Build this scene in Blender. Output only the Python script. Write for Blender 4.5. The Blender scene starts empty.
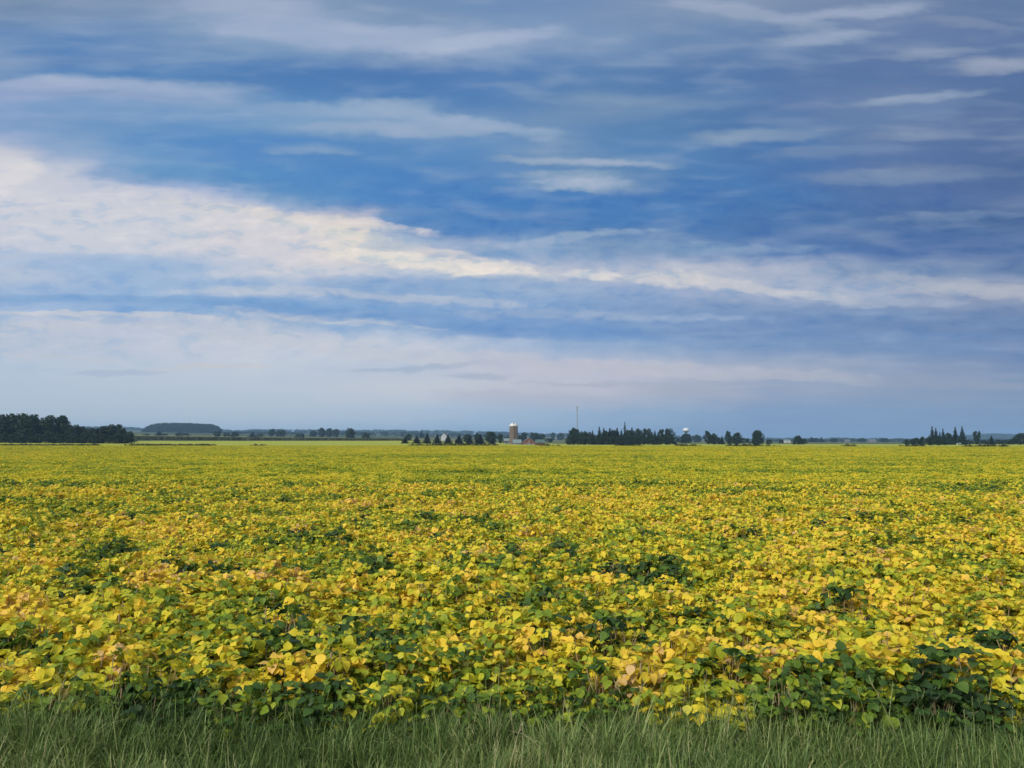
import bpy, math, random
import numpy as np
from mathutils import Vector, Matrix, Euler
R = math.radians
rng = np.random.default_rng(7)
random.seed(7)
sc = bpy.context.scene
COL = sc.collection

# ------------------------------------------------------------------ camera and pixel geometry
F, HY, CAMZ = 800.0, 441.0, 2.2
PITCH = math.atan((HY - 384) / F)
def ray(px, py):
    a, b = px - 512, 384 - py
    return a, F * math.cos(PITCH) - b * math.sin(PITCH), F * math.sin(PITCH) + b * math.cos(PITCH)
def azv(px, py):
    x, y, z = ray(px, py)
    return math.atan2(x, y), z / y
def at(px, D, py=441):
    x, y, z = ray(px, py)
    return Vector((x / y * D, D, CAMZ + z / y * D))

# ------------------------------------------------------------------ scene basics
cam = bpy.data.cameras.new('camera'); cam_o = bpy.data.objects.new('camera', cam); COL.objects.link(cam_o)
cam.sensor_width = 36; cam.lens = F / 1024 * 36; cam.clip_start = 0.05; cam.clip_end = 30000
cam_o.location = (0, 0, CAMZ); cam_o.rotation_euler = (R(90) + PITCH, 0, 0)
sc.camera = cam_o
sc.view_settings.view_transform = 'Standard'; sc.view_settings.look = 'None'
sc.view_settings.gamma = 1; sc.view_settings.exposure = 0.0
sc.cycles.max_bounces = 4; sc.cycles.diffuse_bounces = 3; sc.cycles.glossy_bounces = 2
sc.cycles.transmission_bounces = 3; sc.cycles.transparent_max_bounces = 6; sc.cycles.volume_bounces = 0
sc.cycles.use_denoising = True; sc.cycles.use_adaptive_sampling = True; sc.cycles.adaptive_threshold = .018

SUN_EL, SUN_AZ = 34, -140         # azimuth measured from the view direction (+Y), negative = left
sd = Vector((math.sin(R(SUN_AZ)) * math.cos(R(SUN_EL)), math.cos(R(SUN_AZ)) * math.cos(R(SUN_EL)), math.sin(R(SUN_EL))))
sun = bpy.data.lights.new('sun', 'SUN'); sun.energy = 3.6; sun.angle = R(12); sun.color = (1, .93, .82)
so = bpy.data.objects.new('sun', sun); COL.objects.link(so); so.rotation_euler = sd.to_track_quat('Z', 'Y').to_euler()

# ------------------------------------------------------------------ node helpers
def lin(c):
    return tuple(((v / 255) / 12.92 if v / 255 <= .04045 else ((v / 255 + .055) / 1.055) ** 2.4) for v in c) + (1,)
class NT:
    def __init__(s, nt): s.nt = nt; nt.nodes.clear()
    def n(s, t, **k):
        o = s.nt.nodes.new(t)
        for a, b in k.items(): setattr(o, a, b)
        return o
    def l(s, a, b): s.nt.links.new(a, b)
    def m(s, op, a, b=None, c=None, clamp=False):
        o = s.n('ShaderNodeMath', operation=op, use_clamp=clamp)
        for i, v in enumerate((a, b, c)):
            if v is None: continue
            if isinstance(v, (int, float)): o.inputs[i].default_value = v
            else: s.l(v, o.inputs[i])
        return o.outputs[0]
    def mix(s, f, a, b, mode='MIX'):
        o = s.n('ShaderNodeMix', data_type='RGBA', blend_type=mode)
        for i, v in ((0, f), (6, a), (7, b)):
            if isinstance(v, (int, float)): o.inputs[i].default_value = v
            elif isinstance(v, tuple): o.inputs[i].default_value = v
            else: s.l(v, o.inputs[i])
        return o.outputs[2]
    def ramp(s, f, stops, interp='LINEAR'):
        o = s.n('ShaderNodeValToRGB'); cr = o.color_ramp; cr.interpolation = interp
        while len(cr.elements) < len(stops): cr.elements.new(.5)
        for e, (p, c) in zip(cr.elements, stops):
            e.position = p; e.color = c if len(c) == 4 else tuple(c) + (1,)
        s.l(f, o.inputs[0]); return o.outputs[0]
    def noise(s, vec, scale, detail=3, rough=.5, out=0, dist=0):
        o = s.n('ShaderNodeTexNoise'); o.inputs['Scale'].default_value = scale; o.inputs['Detail'].default_value = detail
        o.inputs['Roughness'].default_value = rough; o.inputs['Distortion'].default_value = dist
        if vec is not None: s.l(vec, o.inputs['Vector'])
        return o.outputs[out]
    def mapr(s, v, a, b, c, d, smooth=False):
        o = s.n('ShaderNodeMapRange', interpolation_type='SMOOTHSTEP' if smooth else 'LINEAR')
        s.l(v, o.inputs[0])
        for i, x in zip((1, 2, 3, 4), (a, b, c, d)): o.inputs[i].default_value = x
        return o.outputs[0]

# ------------------------------------------------------------------ sky
def build_world():
    w = bpy.data.worlds.new('World'); sc.world = w; w.use_nodes = True
    g = NT(w.node_tree)
    tc = g.n('ShaderNodeTexCoord'); sp = g.n('ShaderNodeSeparateXYZ'); g.l(tc.outputs['Generated'], sp.inputs[0])
    x, y, z = sp.outputs
    hd = g.m('SQRT', g.m('ADD', g.m('MULTIPLY', x, x), g.m('MULTIPLY', y, y)))
    az = g.m('ARCTAN2', x, y)
    v = g.m('DIVIDE', z, g.m('MAXIMUM', y, g.m('ADD', g.m('MULTIPLY', hd, .5), .02)))
    U = g.m('MULTIPLY', az, 8.0); V = g.m('MULTIPLY', v, 8.0)
    uv = g.n('ShaderNodeCombineXYZ'); g.l(U, uv.inputs[0]); g.l(V, uv.inputs[1]); uv = uv.outputs[0]
    # cloud-deck coordinates: where the ray meets a high flat layer
    zz = g.m('ADD', g.m('MAXIMUM', z, 0.0), .07)
    q = g.n('ShaderNodeCombineXYZ'); g.l(g.m('DIVIDE', x, zz), q.inputs[0]); g.l(g.m('DIVIDE', y, zz), q.inputs[1]); q = q.outputs[0]
    def warp(vec, scale, sx, sy, det, mp=(1, 1, 1)):
        mpn = g.n('ShaderNodeMapping'); mpn.inputs['Scale'].default_value = mp; g.l(vec, mpn.inputs[0])
        c = g.noise(mpn.outputs[0], scale, det, .55, 1)
        s1 = g.n('ShaderNodeVectorMath', operation='SUBTRACT'); g.l(c, s1.inputs[0]); s1.inputs[1].default_value = (.5, .5, .5)
        s2 = g.n('ShaderNodeVectorMath', operation='MULTIPLY'); g.l(s1.outputs[0], s2.inputs[0]); s2.inputs[1].default_value = (sx, sy, 0)
        return s2.outputs[0]
    def vadd(a, b):
        o = g.n('ShaderNodeVectorMath', operation='ADD'); g.l(a, o.inputs[0]); g.l(b, o.inputs[1]); return o.outputs[0]
    # broad warp + fine, ragged warp
    P = vadd(vadd(uv, warp(uv, .9, .9, .16, 3, (1, 3, 1))), warp(uv, 4.5, .26, .11, 5, (1, 2.2, 1)))
    ps = g.n('ShaderNodeSeparateXYZ'); g.l(P, ps.inputs[0]); PU, PV = ps.outputs[0], ps.outputs[1]
    # coarse colours of the cloud banks, rows by elevation
    rows = [
     (0, [(0,(122,144,180)),(100,(135,155,190)),(250,(152,170,200)),(400,(125,150,190)),(512,(118,147,192)),(640,(132,152,190)),(700,(146,162,192)),(850,(125,142,180)),(1024,(104,126,168))]),
     (40,[(0,(108,143,193)),(100,(108,143,195)),(200,(122,152,195)),(300,(138,164,200)),(420,(146,166,200)),(512,(143,164,200)),(600,(130,155,195)),(700,(112,140,185)),(900,(108,130,175)),(1024,(98,121,168))]),
     (75,[(0,(112,145,195)),(100,(86,130,190)),(200,(98,140,195)),(300,(86,130,190)),(400,(84,126,186)),(512,(92,133,190)),(620,(98,134,185)),(700,(88,124,178)),(900,(94,120,170)),(1024,(90,116,166))]),
     (100,[(0,(150,170,208)),(100,(148,169,205)),(200,(142,168,205)),(300,(102,146,200)),(400,(92,136,195)),(512,(96,136,190)),(600,(114,145,186)),(700,(95,130,180)),(800,(100,126,175)),(900,(114,135,178)),(1024,(90,115,163))]),
     (125,[(0,(136,165,208)),(100,(118,156,205)),(200,(106,151,205)),(300,(126,162,204)),(400,(140,168,204)),(512,(118,150,195)),(640,(96,136,186)),(768,(82,121,176)),(896,(102,125,171)),(1024,(90,113,162))]),
     (150,[(0,(205,208,217)),(60,(150,175,208)),(150,(112,156,208)),(250,(92,142,205)),(350,(92,141,200)),(450,(100,145,200)),(560,(118,150,193)),(640,(92,136,190)),(768,(78,121,180)),(896,(94,120,171)),(1024,(86,110,161))]),
     (175,[(0,(224,222,225)),(50,(205,210,220)),(110,(140,170,208)),(250,(92,146,205)),(400,(82,136,200)),(512,(92,138,196)),(600,(104,142,188)),(700,(76,125,186)),(800,(80,120,180)),(900,(92,118,170)),(1024,(80,106,158))]),
     (200,[(0,(215,216,223)),(100,(208,211,222)),(200,(190,199,218)),(280,(140,171,208)),(370,(80,133,200)),(512,(75,130,196)),(640,(76,126,190)),(768,(74,119,180)),(896,(84,114,170)),(1024,(84,108,160))]),
     (225,[(0,(211,214,223)),(150,(213,216,222)),(250,(220,216,217)),(340,(222,214,208)),(410,(140,171,206)),(480,(82,132,195)),(640,(76,125,187)),(768,(74,116,176)),(1024,(76,105,156))]),
     (250,[(0,(200,208,222)),(100,(206,212,222)),(256,(216,215,220)),(350,(226,220,215)),(440,(212,210,211)),(510,(150,175,206)),(640,(122,152,192)),(768,(88,126,181)),(896,(78,112,170)),(1024,(76,106,160))]),
     (270,[(0,(194,205,220)),(100,(168,191,220)),(200,(176,196,220)),(300,(212,214,220)),(400,(190,201,216)),(512,(205,207,213)),(600,(180,190,208)),(700,(190,196,208)),(800,(172,183,202)),(896,(124,148,183)),(1024,(98,125,168))]),
     (290,[(0,(165,190,220)),(128,(158,186,220)),(256,(180,196,218)),(384,(150,178,212)),(512,(150,178,210)),(640,(150,172,205)),(760,(168,181,204)),(850,(170,182,203)),(1024,(160,168,188))]),
     (308,[(0,(162,187,218)),(128,(134,172,215)),(256,(132,170,212)),(384,(130,166,208)),(512,(136,168,208)),(640,(126,156,196)),(768,(126,152,190)),(1024,(120,140,176))]),
     (322,[(0,(193,200,215)),(128,(186,196,215)),(256,(188,197,212)),(350,(144,174,210)),(512,(112,151,200)),(640,(116,151,196)),(768,(111,143,188)),(1024,(102,131,175))]),
     (345,[(0,(180,191,212)),(256,(194,200,215)),(400,(192,199,215)),(512,(162,181,210)),(600,(142,167,202)),(768,(122,151,191)),(896,(116,145,186)),(1024,(106,132,176))]),
     (368,[(0,(176,190,212)),(128,(181,192,212)),(256,(186,195,212)),(384,(178,189,210)),(512,(190,192,208)),(640,(184,187,205)),(768,(164,175,196)),(896,(142,159,187)),(1024,(122,143,179))]),
     (390,[(0,(172,186,208)),(256,(176,188,208)),(400,(185,190,206)),(560,(184,185,201)),(700,(168,175,194)),(800,(150,165,191)),(1024,(130,150,181))]),
     (415,[(0,(170,185,205)),(256,(170,185,206)),(400,(165,182,206)),(512,(156,178,206)),(640,(137,163,197)),(768,(127,156,194)),(1024,(125,150,186))]),
     (440,[(0,(163,182,206)),(256,(163,184,208)),(512,(146,173,206)),(768,(126,153,190)),(1024,(120,146,182))])]
    col = None; prevV = None
    for py, stops in reversed(rows):
        v0 = azv(512, py)[1] * 8
        st = []
        for px, c in stops:
            a = azv(px, py)[0] * 8
            kk = 1 + (.30 if px < 500 else .20 if px < 650 else .02) * max(0, min(1, (py - 290) / 110))
            lc = lin(c); st.append(((a + 5) / 10, (lc[0] * kk, lc[1] * kk * .98, lc[2] * (1 + (kk - 1) * .55), 1)))
        fac = g.m('MULTIPLY_ADD', PU, .1, .5, clamp=True)
        r = g.ramp(fac, st, 'B_SPLINE' if False else 'EASE')
        if col is None: col = r
        else: col = g.mix(g.mapr(PV, prevV, v0, 0, 1, True), col, r)
        prevV = v0
    # individual streaks: x, y, half-width, half-height, tilt(deg), colour, strength
    S = [
     (360,34,170,16,6,(166,182,208),.8),(480,40,90,9,-6,(176,190,212),.7),(250,6,90,14,3,(168,182,206),.6),(740,12,120,10,14,(160,172,198),.7),
     (860,12,70,9,-8,(166,176,202),.8),(835,38,60,7,-4,(158,172,200),.7),(960,25,50,8,10,(140,150,182),.6),(1005,66,55,9,-6,(160,166,192),.8),
     (940,54,60,6,-4,(146,158,188),.6),(60,48,110,10,3,(84,130,192),.6),(330,84,170,18,5,(80,126,188),.7),(100,74,130,9,-3,(92,138,196),.6),
     (40,86,120,8,-2,(172,184,212),.7),(150,86,120,9,3,(160,178,208),.7),(380,108,80,10,-3,(160,180,206),.8),(300,112,90,8,4,(146,172,206),.7),
     (470,124,110,9,9,(158,178,206),.8),(400,130,120,8,0,(160,178,204),.7),(310,149,60,6,2,(148,172,204),.7),(250,142,140,8,2,(84,138,204),.6),
     (100,108,110,10,2,(104,152,208),.5),(580,162,80,5,3,(158,174,200),.9),(590,185,70,9,2,(172,186,206),.9),(560,175,60,5,0,(150,170,198),.7),
     (640,108,120,14,-8,(122,148,188),.7),(750,136,80,8,-3,(140,160,192),.8),(830,152,80,8,-5,(126,146,184),.6),(925,98,70,6,-7,(150,164,194),.9),
     (870,120,110,12,-10,(112,136,180),.5),(900,136,70,6,-3,(128,144,180),.6),(900,176,100,9,0,(126,144,182),.8),(960,170,90,7,5,(120,136,174),.6),
     (950,218,70,5,-4,(112,134,176),.7),(710,190,110,14,0,(74,122,186),.7),(700,90,110,12,5,(80,120,178),.6),(560,80,110,12,4,(88,128,184),.5),
     (560,215,180,12,-1,(74,126,192),.5),(950,240,150,16,2,(74,108,166),.5),
     (300,188,110,12,9,(86,140,203),.8),(430,226,50,13,8,(78,130,196),.8),(475,250,60,6,10,(100,148,200),.6),(180,168,90,10,7,(108,155,206),.7),(230,207,90,8,8,(212,212,220),.7),(120,190,80,8,8,(212,212,221),.7),
     # cream band and its bright rims
     (320,228,50,6,10,(238,228,214),.9),(360,238,50,8,8,(240,228,212),.9),(300,218,130,6,7,(228,220,214),.7),(420,262,110,8,9,(236,228,218),.9),
     (505,270,42,7,10,(236,228,220),.9),(400,243,40,7,0,(150,178,206),.6),(592,273,26,6,3,(222,218,216),.9),(668,278,40,7,4,(214,212,212),.75),(735,285,60,6,7,(208,206,209),.65),
     (812,295,40,4,8,(206,206,210),.6),(985,291,60,7,3,(190,192,200),.6),(930,282,60,8,6,(172,180,196),.5),(870,300,90,7,4,(176,186,204),.5),
     (10,168,26,16,20,(228,225,225),.6),(60,230,150,18,4,(212,214,222),.5),(200,218,160,12,8,(216,216,222),.6),
     (130,270,120,12,5,(158,186,220),.6),(250,274,50,8,0,(214,214,220),.5),(190,285,110,7,-2,(150,182,218),.5),(380,284,70,9,3,(138,170,210),.7),(470,284,70,8,-4,(140,170,208),.7),
     (545,288,50,9,4,(150,174,206),.6),(260,290,80,5,0,(200,206,218),.6),(420,298,110,4,5,(186,196,212),.6),(560,240,90,5,-5,(160,178,204),.6),(700,248,110,6,0,(130,158,194),.6),
     (190,301,260,5,2,(124,166,212),.7),(100,314,150,3,2,(206,208,216),.8),(330,318,110,3,5,(196,202,214),.7),(60,325,120,4,1,(200,204,214),.5),
     (420,318,200,6,4,(116,156,206),.7),(560,331,120,8,2,(106,148,202),.6),(600,316,140,4,1,(156,176,206),.6),(800,334,200,5,1,(106,140,188),.6),(810,312,120,5,3,(110,142,186),.5),
     (300,340,130,8,4,(202,206,217),.6),(430,356,110,7,3,(202,204,214),.6),(420,368,70,3,-3,(168,182,204),.7),(200,366,60,3,-3,(204,206,214),.7),(110,372,60,3,0,(164,180,208),.5),
     (230,364,40,2.5,0,(210,208,212),.8),(60,357,60,2.5,4,(200,204,214),.6),(640,368,120,8,2,(198,196,206),.7),(760,374,120,6,4,(184,186,200),.7),(660,385,130,2.5,1,(172,178,196),.6),
     (560,400,120,9,2,(180,184,202),.5),(950,384,90,7,2,(150,160,184),.6),(520,365,70,10,2,(198,198,210),.5),(900,352,90,10,0,(110,140,184),.4),(480,376,40,3,0,(158,174,198),.5)]
    mpe = g.n('ShaderNodeMapping'); mpe.inputs['Scale'].default_value = (1, 2.3, 1); g.l(uv, mpe.inputs[0])
    e1 = g.noise(mpe.outputs[0], 3.4, 8, .62, 0, .3); e2 = g.noise(mpe.outputs[0], 2.0, 5, .55, 0, .3)
    puff = g.m('SUBTRACT', g.mix(g.mapr(V, 2.0, 3.2, 0, 1, True), e1, e2), .5)
    for (px, py, hw, hh, tilt, c, st) in S:
        a, vv = azv(px, py)
        k = math.cos(a) ** 2
        mp = g.n('ShaderNodeMapping', vector_type='TEXTURE'); g.l(P, mp.inputs[0])
        mp.inputs['Location'].default_value = (a * 8, vv * 8, 0)
        mp.inputs['Rotation'].default_value = (0, 0, -R(tilt))
        mp.inputs['Scale'].default_value = (hw / 100 * k * 1.35, hh / 100 * 1.35, 1)
        gr = g.n('ShaderNodeTexGradient', gradient_type='SPHERICAL'); g.l(mp.outputs[0], gr.inputs[0])
        f = g.m('MULTIPLY_ADD', puff, 2.6 if py > 215 else 1.1, g.m('MULTIPLY', gr.outputs[1], 1.9 if py > 215 else 1.45))
        f = g.m('MULTIPLY', g.m('SMOOTH_MIN', f, 1.0, .3, clamp=True), g.m('MULTIPLY', gr.outputs[1], 5.0 if py > 215 else 2.6, clamp=True), clamp=True)
        col = g.mix(g.m('MULTIPLY', f, st), col, lin(c))
    # wisps of the deck, in perspective
    mpq = g.n('ShaderNodeMapping'); mpq.inputs['Scale'].default_value = (.55, 1.3, 1); mpq.inputs['Rotation'].default_value = (0, 0, R(12)); g.l(q, mpq.inputs[0])
    n1 = g.noise(mpq.outputs[0], 1.7, 3, .45, 0, .25)
    mpu = g.n('ShaderNodeMapping'); mpu.inputs['Scale'].default_value = (.8, 3.4, 1); g.l(uv, mpu.inputs[0])
    n2 = g.noise(mpu.outputs[0], 2.0, 3, .42, 0, .2)
    n = g.m('ADD', g.m('MULTIPLY', n1, .45), g.m('MULTIPLY', n2, .55))
    hi = g.mapr(n, .46, .72, 0, .22, True)
    lo = g.mapr(n, .52, .30, 0, .22, True)
    amp = g.mapr(V, 0.1, 1.0, .25, 1.0)
    band = g.m('MULTIPLY', g.mapr(V, .5, 1.2, 0, 1, True), g.mapr(V, 3.1, 2.3, 0, 1, True))
    col = g.mix(g.m('MULTIPLY', g.mapr(e1, .50, .36, 0, .8, True), band), col, g.mix(1.0, col, (.72, .86, .98, 1), 'MULTIPLY'))
    col = g.mix(g.m('MULTIPLY', g.mapr(e1, .50, .68, 0, .8, True), band), col, g.mix(1.0, col, (1.17, 1.12, 1.07, 1), 'MULTIPLY'))
    col = g.mix(g.m('MULTIPLY', hi, amp), col, lin((205, 210, 224)))
    col = g.mix(g.m('MULTIPLY', lo, amp), col, g.mix(1.0, col, (.78, .86, .96, 1), 'MULTIPLY'))
    bw = g.n('ShaderNodeRGBToBW'); g.l(col, bw.inputs[0])
    deck = g.m('MULTIPLY', g.mapr(V, 1.5, 2.4, 0, 1, True), g.mapr(bw.outputs[0], .46, .30, 0, 1, True))
    col = g.mix(deck, col, g.mix(1.0, col, (.92, .985, .93, 1), 'MULTIPLY'))
    # unseen sky behind and overhead, brightened to add light on the field
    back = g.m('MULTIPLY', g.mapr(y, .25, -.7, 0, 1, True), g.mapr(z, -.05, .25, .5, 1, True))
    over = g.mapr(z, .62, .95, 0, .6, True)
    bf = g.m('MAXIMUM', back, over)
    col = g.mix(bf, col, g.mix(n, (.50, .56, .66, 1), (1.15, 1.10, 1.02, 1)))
    sky = g.n('ShaderNodeTexSky', sky_type='NISHITA', sun_disc=False)
    sky.sun_elevation = R(SUN_EL); sky.sun_rotation = R(SUN_AZ)
    b1 = g.n('ShaderNodeBackground'); g.l(sky.outputs[0], b1.inputs[0]); b1.inputs[1].default_value = .06
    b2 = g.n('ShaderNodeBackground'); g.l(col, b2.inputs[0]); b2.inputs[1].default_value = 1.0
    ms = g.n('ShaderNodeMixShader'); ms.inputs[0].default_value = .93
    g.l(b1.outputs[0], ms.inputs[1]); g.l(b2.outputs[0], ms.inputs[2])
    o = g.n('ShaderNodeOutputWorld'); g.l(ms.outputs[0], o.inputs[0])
    w.cycles.sampling_method = 'MANUAL'; w.cycles.sample_map_resolution = 512
build_world()

# ------------------------------------------------------------------ materials
def mat(name):
    m = bpy.data.materials.new(name); m.use_nodes = True; return m, NT(m.node_tree)
def finish(g, col, rough=.6, spec=.3, trans=0, tcol=None, bump=None, metal=0):
    p = g.n('ShaderNodeBsdfPrincipled')
    if isinstance(col, tuple): p.inputs['Base Color'].default_value = col
    else: g.l(col, p.inputs['Base Color'])
    if isinstance(rough, (int, float)): p.inputs['Roughness'].default_value = rough
    else: g.l(rough, p.inputs['Roughness'])
    p.inputs['Specular IOR Level'].default_value = spec; p.inputs['Metallic'].default_value = metal
    if bump is not None:
        b = g.n('ShaderNodeBump'); b.inputs['Strength'].default_value = bump[1]; b.inputs['Distance'].default_value = bump[2]; g.l(bump[0], b.inputs['Height']); g.l(b.outputs[0], p.inputs['Normal'])
    out = p.outputs[0]
    if trans:
        t = g.n('ShaderNodeBsdfTranslucent')
        if tcol is None: tcol = col
        if isinstance(tcol, tuple): t.inputs[0].default_value = tcol
        else: g.l(tcol, t.inputs[0])
        m = g.n('ShaderNodeMixShader'); m.inputs[0].default_value = trans
        g.l(p.outputs[0], m.inputs[1]); g.l(t.outputs[0], m.inputs[2]); out = m.outputs[0]
    o = g.n('ShaderNodeOutputMaterial'); g.l(out, o.inputs[0])

def leaf_material():
    m, g = mat('bean_leaf')
    a = g.n('ShaderNodeAttribute', attribute_type='INSTANCER', attribute_name='ripe')
    b = g.n('ShaderNodeAttribute', attribute_type='GEOMETRY', attribute_name='leaf')
    geo = g.n('ShaderNodeNewGeometry')
    nz = g.noise(geo.outputs['Position'], 45, 2, .5)
    t = g.m('ADD', a.outputs['Fac'], g.m('MULTIPLY', g.m('SUBTRACT', b.outputs['Fac'], .5), .46))
    t = g.m('ADD', t, g.m('MULTIPLY', g.m('SUBTRACT', nz, .5), .22), clamp=True)
    c = g.ramp(t, [(0, (.032, .070, .022)), (.20, (.072, .148, .026)), (.36, (.19, .285, .028)), (.48, (.42, .46, .032)), (.62, (.72, .63, .042)),
                   (.82, (.84, .61, .055)), (.97, (.80, .53, .10)), (1, (.66, .46, .20))])
    finish(g, c, .5, .25, .38)
    return m
def stalk_material(name, c1, c2):
    m, g = mat(name)
    geo = g.n('ShaderNodeNewGeometry'); nz = g.noise(geo.outputs['Position'], 9, 2)
    finish(g, g.mix(nz, c1 + (1,), c2 + (1,)), .7, .2, .15)
    return m
def grass_material():
    m, g = mat('grass_blade')
    b = g.n('ShaderNodeAttribute', attribute_type='GEOMETRY', attribute_name='leaf')
    a = g.n('ShaderNodeAttribute', attribute_type='INSTANCER', attribute_name='ripe')
    t = g.m('ADD', g.m('MULTIPLY', b.outputs['Fac'], .8), g.m('MULTIPLY', a.outputs['Fac'], .25), clamp=True)
    c = g.ramp(t, [(0, (.045, .090, .024)), (.25, (.090, .160, .038)), (.5, (.165, .25, .065)), (.72, (.26, .33, .11)), (.92, (.40, .39, .19)), (1, (.50, .44, .27))])
    finish(g, c, .5, .3, .25)
    return m
def foliage_material(name, dark, light):
    m, g = mat(name)
    geo = g.n('ShaderNodeNewGeometry'); oi = g.n('ShaderNodeObjectInfo')
    nz = g.noise(geo.outputs['Position'], .5, 3)
    b = g.n('ShaderNodeAttribute', attribute_type='GEOMETRY', attribute_name='leaf')
    t = g.m('ADD', g.m('MULTIPLY', nz, .6), g.m('MULTIPLY', b.outputs['Fac'], .4))
    c = g.mix(g.mapr(t, .3, .7, 0, 1), dark + (1,), light + (1,))
    c = g.mix(g.m('MULTIPLY', oi.outputs['Random'], .35), c, (.028, .042, .016, 1))
    finish(g, c, .65, .15, .12)
    return m
def plain(name, col, rough=.6, var=.15, scale=3, metal=0, spec=.3):
    m, g = mat(name)
    tc = g.n('ShaderNodeTexCoord'); nz = g.noise(tc.outputs['Object'], scale, 4)
    c = g.mix(g.mapr(nz, .3, .7, 0, 1), tuple(v * (1 - var) for v in col) + (1,), tuple(min(1, v * (1 + var)) for v in col) + (1,))
    finish(g, c, rough, spec, metal=metal)
    return m
M_LEAF = leaf_material()
M_STALK = stalk_material('bean_stalk', (.30, .26, .12), (.42, .27, .20))
M_GRASS = grass_material()
M_BROAD = foliage_material('broad_foliage', (.010, .024, .012), (.026, .050, .020))
M_CONIF = foliage_material('conifer_foliage', (.008, .018, .012), (.016, .032, .019))
M_WOOD = foliage_material('woodland_foliage', (.012, .028, .018), (.026, .048, .026))
M_BARK = plain('bark', (.09, .07, .055), .9, .3, 2)
M_CORN = foliage_material('corn_leaves', (.05, .07, .035), (.13, .14, .075))
M_WEED = foliage_material('weed_leaves', (.016, .032, .012), (.050, .060, .024))

# ------------------------------------------------------------------ terrain
_px = lambda p: math.atan2(p - 512, 802.0)
RINGS = [(0, [(0, 0)]), (310, [(0, 0)]), (450, [(0, 1.0), (400, .8), (520, .3), (570, 0)]),
         (620, [(0, 2.0), (400, 2.4), (470, 1.2), (560, 0)]), (1000, [(0, 8), (130, 8), (400, 4.5), (500, 1.5), (620, 0)]),
         (2000, [(0, 23), (180, 21), (300, 17), (400, 13), (520, 8), (650, 2), (770, 0)]),
         (3500, [(82, 46), (220, 36), (400, 31), (505, 24), (600, 14), (770, 3), (1024, 2)]),
         (7000, [(82, 52), (220, 42), (400, 36), (505, 28), (600, 18), (770, 5), (1024, 3)])]
def terrain(X, Y):
    d = math.hypot(X, Y); az = math.atan2(X, Y)
    zs = [np.interp(az, [_px(p) for p, _ in r], [h for _, h in r]) for _, r in RINGS]
    z = float(np.interp(d, [r[0] for r in RINGS], zs))
    if d > 3000:
        c = at(995, 4500); ax = _px(995)
        lat = (az - ax) * 4500
        z += 26 * math.exp(-(lat / 190) ** 2 - ((d - 4500) / 380) ** 2)
    if Y < 0: z *= max(0, 1 + Y / max(d, 1) * 1.0)
    return z

def mesh_obj(name, verts, faces, material, parent=None, leaf=None, smooth=False, link=True):
    me = bpy.data.meshes.new(name)
    verts = np.asarray(verts, dtype=np.float32).reshape(-1, 3)
    me.from_pydata(verts.tolist(), [], faces if isinstance(faces, list) else faces.tolist())
    if leaf is not None:
        at_ = me.attributes.new('leaf', 'FLOAT', 'POINT'); at_.data.foreach_set('value', np.asarray(leaf, dtype=np.float32))
    for m in (material if isinstance(material, list) else [material]): me.materials.append(m)
    if smooth: me.polygons.foreach_set('use_smooth', [True] * len(me.polygons))
    me.update()
    o = bpy.data.objects.new(name, me)
    if link: COL.objects.link(o)
    if parent: o.parent = parent
    return o

def build_ground():
    azs = list(np.radians(np.concatenate([np.arange(-40, 40, .5), np.arange(40, 320, 5)])))
    rs = [3, 8, 20, 50, 100, 200, 260, 310, 350, 400, 450, 530, 620, 700, 800, 900, 1000, 1300, 1600, 2000, 2500, 3000, 3300, 3500, 3800, 4000, 4150, 4300, 4500, 4700, 4850, 5000, 5500, 6200, 7000]
    V = [(0, 0, 0)]; Fc = []; n = len(azs)
    for r in rs:
        for a in azs:
            X, Y = r * math.sin(a), r * math.cos(a); V.append((X, Y, terrain(X, Y)))
    for j in range(n): Fc.append((0, 1 + (j + 1) % n, 1 + j))
    for i in range(len(rs) - 1):
        for j in range(n):
            a, b = 1 + i * n + j, 1 + i * n + (j + 1) % n
            Fc.append((a, b, b + n, a + n))
    m, g = mat('ground_soil_and_fields')
    geo = g.n('ShaderNodeNewGeometry'); pos = geo.outputs['Position']
    ln = g.n('ShaderNodeVectorMath', operation='LENGTH'); g.l(pos, ln.inputs[0]); d = ln.outputs['Value']
    nz = g.noise(pos, .06, 4); fine = g.noise(pos, 6, 5)
    soil = g.mix(fine, (.045, .040, .025, 1), (.10, .085, .045, 1))
    pale = g.mix(g.noise(pos, .5, 4), (.22, .27, .035, 1), (.40, .42, .05, 1))
    vor = g.n('ShaderNodeTexVoronoi'); vor.inputs['Scale'].default_value = .0022; g.l(pos, vor.inputs['Vector'])
    fs = g.n('ShaderNodeSeparateColor'); g.l(vor.outputs['Color'], fs.inputs[0])
    fields = g.ramp(fs.outputs[0], [(0, (.05, .08, .03)), (.35, (.10, .12, .045)), (.6, (.16, .16, .06)), (1, (.22, .20, .10))], 'CONSTANT')
    c = g.mix(g.m('GREATER_THAN', d, 225.0), soil, pale)
    c = g.mix(g.m('GREATER_THAN', g.m('ADD', d, g.m('MULTIPLY', nz, 30)), 640.0), c, fields)
    finish(g, c, .9, .1, bump=(fine, .5, .05))
    o = mesh_obj('ground', V, Fc, m, smooth=True); o['kind'] = 'structure'
    return o
build_ground()

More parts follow.
